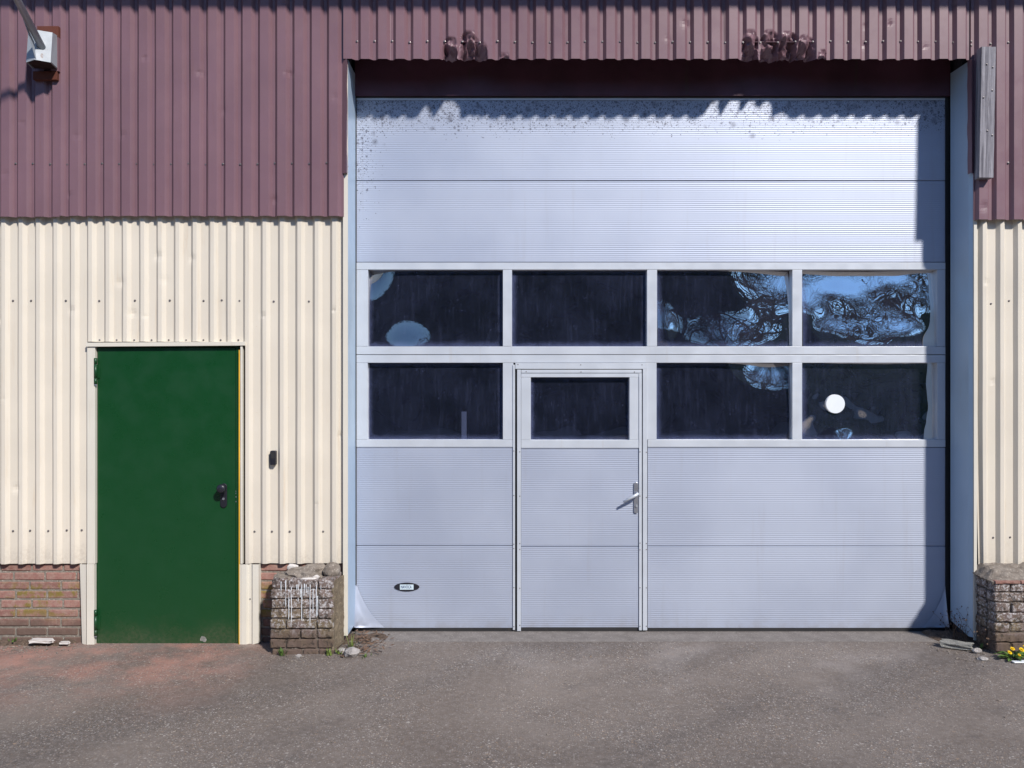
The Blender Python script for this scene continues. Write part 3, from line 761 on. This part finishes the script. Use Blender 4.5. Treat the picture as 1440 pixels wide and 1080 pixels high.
# white paint runs
drips = [(395,58+760,838),(401.5,816,853),(405.8,829,871),(409.5,826,882),(417,822,834),(419,822,846),(424,822,873),(427.5,821,838),(430.5,822,834),(435.8,822,882),(440,828,862),(444.8,822,868),(446.3,838,866),(451,823,829),(422,828,840),(433,826,836)]
for px, a, b_ in drips:
    m = MB(); vs = []; n_ = 10; y = pyf-.0035
    for j in range(n_+1):
        z = Z(a,y)+(Z(b_,y)-Z(a,y))*j/n_; w = .0028*(1+.6*noise.noise((px, z*60, 1)))*(1.1-.5*j/n_) + (.0012 if j == n_-1 else 0)
        xx = X(px,y)+.0025*noise.noise((z*20, px, 4)); yo = .0028*noise.noise((z*45, px, 2))
        vs += [(xx-w, y+.004, z), (xx, y-.002+yo, z), (xx+w, y+.004, z)]
    m.add(vs, [(j*3+i, j*3+i+1, j*3+4+i, j*3+3+i) for j in range(n_) for i in range(2)])
    m.build('paint_run', M['white'], lp)
rp = pier('worn brick pier crusted with lime, behind the yellow dandelion', X(1399,-.24), X(1399,-.24)+.46, -.24, .04, .485)
rx = X(1399,-.24)
m = MB().grid(lambda u, v: (rx-.012+u*.49, -.235+v*.27 + .03*(1-u)*0, .482+.075*math.sin(min(1, v*1.2)*math.pi/2)*min(1, u*7+.15)+.016*noise.noise((u*9, v*7, 3))*min(1,v*4)), 30, 16)
m.build('cement_cap', M['concrete'], rp, solid=.02)
for i in range(3):
    brick(rp, rx+.085+i*.175, -.215, .492, .17, .018, .07, M['brick'], .004)

# ------------------------------------------------------------------ weathered board, pole bracket
wd = bpy.data.objects.new('wooden_board', bpy.data.meshes.new('wooden_board')); COL.objects.link(wd)
hh = 185*5.87/1200/2
m = MB(); ww, dd = .049, .032
m.grid(lambda u, v: (-ww+2*ww*u+.0015*noise.noise((v*9,u*3,1)), -dd+.001*noise.noise((u*9, v*30, 2)), -hh+2*hh*v), 4, 40)
m2 = [(-ww,-dd),(-ww,dd),(ww,dd),(ww,-dd)]
m.add([(x,y,z) for z in (-hh,hh) for x,y in m2], [(0,1,5,4),(1,2,6,5),(2,3,7,6),(0,3,2,1),(4,5,6,7)])
me = m.mesh('board'); me.materials.append(M['wood']); wd.data = me
wd.location = (X(1389,-.10), -.067, Z(157.5,-.10)); wd.rotation_euler = (0, R(1.0), 0)
tag(wd, 'weathered grey wooden board fixed upright on the purple cladding', 'board')
for dx, dz in ((-.012,.33),(.03,.31),(.03,.15),(-.03,.1),(.0,-.13),(.035,-.16)):
    o = bpy.data.objects.new('nail', SCREW); COL.objects.link(o); o.parent = wd; o.location = (dx, -dd-.001, dz); o.scale = (.7,.7,.7)

BX = X(62,-.06)
pb = empty('flagpole_bracket', (BX, -.06, Z(112,-.06)), 'rusty white wall bracket holding a slanting grey pole', 'bracket')
pbox('back_plate', M['rust'], pb, 52, 82, 36.5, 52, -.068, -.0350, .002)
pbox('back_plate', M['rust'], pb, 46, 80, 100, 112, -.068, -.0350, .002)
pbox('back_web', M['purple'], pb, 72, 82, 52.2, 99.8, -.066, -.035)
# wedge shaped holder, square to the pole
ax = Vector((0, -1, .66)).normalized()
def holder():
    # folded hood of five plates, open underneath; plan given as (pixel column at the wall, metres out)
    yb = -.069; plan = [(47,0),(51,.12),(68,.17),(84,.12),(80,0)]
    k = len(plan); m = MB(); zb_ = Z(97,yb)
    bot = [(X(p,yb), yb-d, zb_) for p, d in plan]
    top = [(X(p,yb), yb-d*.8, Z(54,yb)+.02*(d == 0)) for p, d in plan]
    m.add(bot+top, [(i,i+1,i+1+k,i+k) for i in range(k-1)]+[tuple(range(k,2*k))])
    return m
hb = holder().build('holder', M['white_rust'], pb, solid=.004)
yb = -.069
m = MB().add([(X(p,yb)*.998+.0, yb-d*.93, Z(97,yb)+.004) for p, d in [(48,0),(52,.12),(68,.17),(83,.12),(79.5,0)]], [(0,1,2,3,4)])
m.build('hood_shade_sheet', M['hollow_shade'], pb, solid=.003)  # near-black sheet across the open hood: inner shade and rust in its colour
c0 = Vector((X(57,-.22), -.215, Z(63,-.22)))
MB().tube([c0-ax*.02, c0+ax*.6, c0+ax*1.5], .0235, 16).build('pole', M['galv'], pb, smooth=True)
MB().tube([c0+ax*1.5, c0+ax*1.53, c0+ax*1.55], [.026,.026,.012], 16).build('pole_cap', M['black'], pb, smooth=True)
g0 = c0+Vector((-.022,0,0))
MB().add([g0+Vector((0,-.02,-.11)), g0+Vector((-.01,-.03,.01)), g0+Vector((-.014,-.16,.13)), g0+Vector((-.004,-.10,.03))], [(0,1,2,3)]).build('gusset', M['white_rust'], pb, solid=.004)

# ------------------------------------------------------------------ loose things at the foot of the wall
def soil_bank(x0, x1, y0, y1, h, seed, label):
    m = MB().grid(lambda u, v: (x0+u*(x1-x0), y0+v*(y1-y0), -.012+h*max(0, min(1, v*1.4))*(.55+.8*noise.noise((u*(x1-x0)*9, v*3, seed)))*min(1, min(u, 1-u)*6+.05)+.010*noise.noise((u*(x1-x0)*40, v*14, seed+3))), int((x1-x0)*60), 8)
    o = m.build('soil_bank', M['soil'], None, solid=.004); tag(o, label, 'soil', kind='stuff'); return o
soil_bank(X(-25), X(113), -.07, .047, .055, 1, 'brown soil and grit banked against the mossy brick plinth')
soil_bank(X(468), X(545), -.10, .22, .035, 4, 'brown grit and dead leaves heaped beside the paint-streaked pier')
soil_bank(X(1318), X(1402), -.10, .28, .055, 6, 'dark soil in the corner by the lime-crusted pier')
def shard(name, a, b_, c, d, y, label, cat, mat, hgt, rz=0, seed=1):
    cx = (X(a,y)+X(b_,y))/2; w = X(b_,y)-X(a,y)
    bm = bmesh.new(); bmesh.ops.create_cube(bm, size=1)
    bmesh.ops.subdivide_edges(bm, edges=list(bm.edges), cuts=3, use_grid_fill=True)
    for v in bm.verts:
        p = v.co.copy(); p += noise.noise_vector(p*2.3+Vector((seed*5,0,0)))*.16
        p = Vector((p.x*w, p.y*d, p.z*hgt)); p.rotate(Matrix.Rotation(rz, 3, 'Z')); v.co = p+Vector((cx, y, c))
    me = bpy.data.meshes.new(name); bm.to_mesh(me); bm.free()
    return tag(link(name, me, mat), label, cat)
shard('mortar_chip', 42, 74, .040, .05, -.05, 'long white mortar chip on the soil by the mossy plinth', 'rubble', M['shard'], .022, .05, 1)
shard('mortar_chip', 85, 97, .026, .03, -.05, 'short white mortar chip near the foot of the cream door trim', 'rubble', M['shard'], .016, .0, 2)
tag(rock('stone', M['stone'], None, (X(494,-.27), -.27, .028), (.052,.045,.036), 11, 2, .35), 'pale angular stone among the weeds beside the paint-streaked pier', 'stone')
tag(rock('stone', M['stone'], None, (X(481,-.2), -.2, .016), (.028,.03,.02), 12, 2, .35), 'small pale stone touching the foot of the paint-streaked pier', 'stone')
tag(rock('stone', M['stone'], None, (X(420,-.29), -.29, .008), (.026,.02,.014), 14, 2, .35), 'tiny white chip in front of the paint-streaked pier', 'stone')
shard('concrete_slab', 1327, 1364, .028, .075, -.10, 'flat grey piece of concrete lying askew before the door jamb', 'rubble', M['slab'], .036, R(-32), 3)
tag(rock('stone', M['stone'], None, (X(1374,-.2), -.2, .014), (.034,.024,.022), 15, 2, .4), 'white wedge of stone beside the flat concrete piece', 'stone')
tag(rock('stone', M['stone'], None, (X(1382,-.34), -.34, .008), (.034,.03,.012), 17, 2, .4), 'low pale stone out on the asphalt before the lime-crusted pier', 'stone')
shard('plastic_scrap', 1424, 1446, .008, .03, -.40, 'thin white scrap lying on the asphalt below the dandelion', 'litter', M['white'], .008, .1, 5)
shard('stick', 1423, 1434, .010, .016, -.36, 'short dark stick next to the white scrap', 'stick', M['bark'], .012, R(-25), 6)

gm = MB(); random.seed(9)
for i in range(420):
    zone = random.random()
    if zone < .3: x = random.uniform(X(0), X(118)); y = -.04-abs(random.gauss(0,.09))
    elif zone < .55: x = random.uniform(X(370), X(545)); y = -.26-abs(random.gauss(0,.10)) if x < X(485) else -.02-abs(random.gauss(0,.18))
    elif zone < .8: x = random.uniform(X(1300), X(1440)); y = -.10-abs(random.gauss(0,.22))
    else: x = random.uniform(X(0), X(1440)); y = random.uniform(-2.6, -.05)
    q = random.uniform(.003,.010); p = Vector((x, y, q*.35)); vs = []
    for d in ((1,0,0),(-1,0,0),(0,1,0),(0,-1,0),(0,0,.8),(0,0,-.6)): vs.append(p+Vector(d)*q*random.uniform(.6,1.2)+Vector((random.gauss(0,.2)*q, random.gauss(0,.2)*q, 0)))
    gm.add(vs, [(0,2,4),(2,1,4),(1,3,4),(3,0,4),(2,0,5),(1,2,5),(3,1,5),(0,3,5)])
tag(gm.build('loose_grit', M['concrete']), 'loose stone grit scattered on the asphalt along the wall', 'grit', kind='stuff')
random.seed(17)
def blade(m, p, d, h, w, bend):
    p = Vector(p); d = Vector((d[0], d[1], 0)).normalized(); s = Vector((-d.y, d.x, 0)); vs = []
    for i in range(5):
        t = i/4; c = p + Vector((0,0,1))*h*t*(1-.35*bend*t) + d*h*bend*t*t
        vs += [c-s*w*(1-t)**.6, c+s*w*(1-t)**.6]
    m.add(vs, [(2*i, 2*i+1, 2*i+3, 2*i+2) for i in range(4)])
def tuft(name, x, y, nb, h, label, mat, cat='grass', spread=.03, w=.003, bend=.7, z=.005):
    m = MB()
    for i in range(nb):
        a = random.uniform(0, 6.28); r = random.random()*spread
        blade(m, (x+r*math.cos(a), y+r*math.sin(a), z), (math.cos(a), math.sin(a)), h*random.uniform(.45,1), w*random.uniform(.6,1.2), random.uniform(.2,1)*bend)
    return tag(m.build(name, mat), label, cat)
tuft('grass_tuft', X(494,-.14), -.14, 26, .13, 'green grass tuft growing beside the paint-streaked pier', M['grass'])
tuft('weed', X(397,-.25), -.262, 22, .06, 'low dark green weed at the foot of the paint-streaked pier', M['leaf'], 'weed', .035, .006)
tuft('weed', X(463,-.25), -.25, 14, .05, 'small bright green weed at the corner of the paint-streaked pier', M['grass'], 'weed', .025, .007)
tuft('weed', X(477,-.21), -.225, 12, .05, 'small leafy green weed beside the little pale stone', M['grass'], 'weed', .022, .008)
tuft('weed', X(515,-.3), -.30, 10, .025, 'tiny weed sprawling on the asphalt beyond the pale angular stone', M['leaf'], 'weed', .05, .006)
tuft('weed', X(18,-.03), -.03, 12, .03, 'tiny green weed on soil below the mossy bricks', M['leaf'], 'weed', .03, .006, z=.03)
# dead leaves / twigs by the left jamb
m = MB()
for i in range(150):
    x = random.gauss(X(508,-.12), .09); y = random.uniform(-.30, .24); a = random.uniform(0, 6.28); l = random.uniform(.008,.028)
    d = Vector((math.cos(a), math.sin(a), random.uniform(-.1,.5)))*l; s_ = Vector((-math.sin(a), math.cos(a), random.uniform(-.3,.5)))*l*.35
    p = Vector((x, y, random.uniform(.008,.04)))
    m.add([p-d, p+s_, p+d, p-s_], [(0,1,2,3)])
tag(m.build('leaf_litter', M['dry'], None, solid=.001), 'brown leaf litter scattered beside the left door jamb', 'leaf litter', kind='stuff')
def dry_weed(x, y, n_, h, label, seed):
    random.seed(seed); m = MB()
    for i in range(n_):
        a = random.uniform(0, 6.28); p = Vector((x+random.gauss(0,.03), y+random.gauss(0,.03), 0)); pts = [p]; hh_ = h*random.uniform(.4,1)
        d = Vector((math.cos(a)*.3, math.sin(a)*.3, 1))
        for k in range(5):
            d += Vector((random.gauss(0,.18), random.gauss(0,.18), -.02)); p = p+d.normalized()*hh_/5; pts.append(p)
            if k > 1:
                q = p+Vector((random.gauss(0,.02), random.gauss(0,.02), random.uniform(.0,.025))); m.tube([p, q], [.001,.0007], 3)
                m.add([q, q+Vector((.006,0,.004)), q+Vector((.001,.003,.011)), q+Vector((-.005,0,.004))], [(0,1,2,3)])
        m.tube(pts, [.0016-.0002*k for k in range(6)], 4)
    return tag(m.build('dry_weed', M['dry']), label, 'weed')
dry_weed(X(1345,.1), .08, 16, .25, 'dead brown weed stalks against the shaded door jamb', 3)
dry_weed(X(1384,-.1), -.1, 16, .26, 'dead brown weed stalks against the side of the lime-crusted pier', 5)
tuft('weed', X(1376,-.1), -.13, 10, .05, 'small green weed in the dark corner beside the dead stalks', M['leaf'], 'weed', .03, .006)
random.seed(11)
# dandelion
dn = empty('dandelion', (X(1424,-.33), -.33, 0), 'dandelion plant with yellow flowers at foot of the lime-crusted pier', 'flower')
for i in range(26):
    a = random.uniform(0, 6.28); L = random.uniform(.07,.13); up = random.uniform(.15,.9); n_ = 7; vs = []
    d = Vector((math.cos(a), math.sin(a), 0)); s_ = Vector((-d.y, d.x, 0)); tw = random.uniform(-.4,.4)
    for j in range(n_+1):
        t = j/n_; c = Vector(dn.location)+d*L*t*(.9)+Vector((0,0,.006+L*(up*t-.75*up*t*t)*1.2))
        w = L*.13*(math.sin(math.pi*min(1,t*.9+.08))**.7)*(1.15 if j % 2 else .6)
        sv = s_ + Vector((0,0,tw)); vs += [c-sv*w, c+Vector((0,0,-.003)), c+sv*w]
    m = MB().add(vs, [(j*3+k, j*3+k+1, j*3+4+k, j*3+3+k) for j in range(n_) for k in range(2)])
    m.build('leaf', M['leaf'], dn, solid=.0006)
for fx, fy, fz, fr_ in ((1424,-.36,.080,.014),(1420,-.40,.068,.014),(1437,-.38,.080,.017),(1442,-.36,.092,.016),(1433.5,-.41,.055,.010)):
    c = Vector((X(fx,fy), fy, fz))
    st = MB().tube([Vector(dn.location)+Vector((0,0,.004)), (Vector(dn.location)+c)/2+Vector((0,0,.02)), c], [.0025,.002,.002], 5).build('stem', M['leaf'], dn)
    m = MB(); nrm = Vector((random.uniform(-.2,.2), -.55, .8)).normalized(); ua = nrm.orthogonal().normalized(); ub = nrm.cross(ua)
    for ring, (rr, up, k) in enumerate(((1,.1,22),(.72,.3,18),(.42,.45,12))):
        for i in range(k):
            a = 2*math.pi*(i+.3*ring)/k; d = ua*math.cos(a)+ub*math.sin(a); s_ = nrm.cross(d)
            e = c+d*fr_*rr*random.uniform(.85,1.1)+nrm*fr_*up
            w = fr_*.17; m.add([c+d*fr_*.1-s_*w*.4, c+d*fr_*.1+s_*w*.4, e+s_*w, e-s_*w], [(0,1,2,3)])
    m.build('flower_head', M['petal'], st)

# ------------------------------------------------------------------ across the yard, mirrored in the panes
hd = MB()
random.seed(3)
hx0, hx1, hyc, hh0 = -40, 48, -27, 8.0
def htop(x): return hh0 + 1.1*noise.noise((x*.16, 1, 1)) + .5*noise.noise((x*.7, 2, 1))
hd.grid(lambda u, v: (hx0+u*(hx1-hx0), hyc+.9-.5*v, v*(htop(hx0+u*(hx1-hx0))-.4)), 60, 4)
hd.grid(lambda u, v: (hx0+u*(hx1-hx0), hyc-.9+.5*v, v*(htop(hx0+u*(hx1-hx0))-.4)), 60, 4)
for i in range(14000):
    x = random.uniform(hx0, hx1); t = random.random(); z = htop(x)*t; y = hyc + random.choice((-1,1))*(1.0-.5*t) + random.gauss(0,.2)
    if t > .85: y = hyc+random.uniform(-.8,.8); z = htop(x)+random.gauss(-.1,.2)
    a = Vector((random.gauss(0,1), random.gauss(0,1), random.gauss(0,1))).normalized()*random.uniform(.1,.24); b_ = a.orthogonal().normalized()*.09
    p = Vector((x,y,max(.05,z))); hd.add([p-a, p+b_, p+a, p-b_], [(0,1,2,3)])
tag(hd.build('hedge', M['hedge']), 'tall dark evergreen hedge across the yard, mirrored in the window panes', 'hedge')
def tree_meshes(seed, H):
    random.seed(seed); tr = MB(); cr_ = MB()
    def grow(p, d, L, r, lev, m):
        n_ = 4 if lev < 3 else 2; pts = [p]; rad = [r]
        for k in range(n_):
            d = (d + Vector((random.gauss(0,.13), random.gauss(0,.13), .05))).normalized(); p = p+d*L/n_; pts.append(p); rad.append(r*(1-.45*(k+1)/n_))
        m.tube(pts, rad, 6 if lev < 2 else 3, cap=False)
        if lev >= 6 or r < .005: return
        for k in range(4 if lev < 4 else 2):
            i = random.randint(max(1, n_//2), n_); a = random.uniform(0, 6.28)
            o = d.orthogonal().normalized(); q = d.cross(o); dd_ = (d*.75+(o*math.cos(a)+q*math.sin(a))*random.uniform(.5,.95)).normalized()
            grow(pts[i], dd_, L*random.uniform(.58,.82), rad[i]*random.uniform(.62,.80), lev+1, cr_)
    grow(Vector((0,0,-.1)), Vector((0,0,1)), H*.28, .26, 0, tr)
    return tr.mesh('trunk'), cr_.mesh('crown')
TM = [tree_meshes(21, 17), tree_meshes(34, 16)]
for a, b_ in TM: a.materials.append(M['bark']); b_.materials.append(M['bark'])
for i, (x, y, rz, s_, k) in enumerate(((3.5,-34,0,1.8,0),(7.5,-33,1.4,1.9,1),(11,-35,2.6,2.05,0),(14.3,-33,4,1.9,1),(17.5,-35,5,2.1,0),(21,-33,.7,2,1),(25,-35,3.3,2,0),(29.5,-33.5,5.5,2,1),(34,-35,.3,2,0),(-19,-34,3,1.9,0))):
    t = empty('bare_tree', (x,y,0), 'tall leafless tree behind the hedge across the yard, mirrored in the panes', 'tree', 'bare trees across the yard')
    t.rotation_euler.z = rz; t.scale = (s_,)*3
    for nm, me in zip(('trunk','crown'), TM[k]):
        o = bpy.data.objects.new(nm, me); COL.objects.link(o); o.parent = t
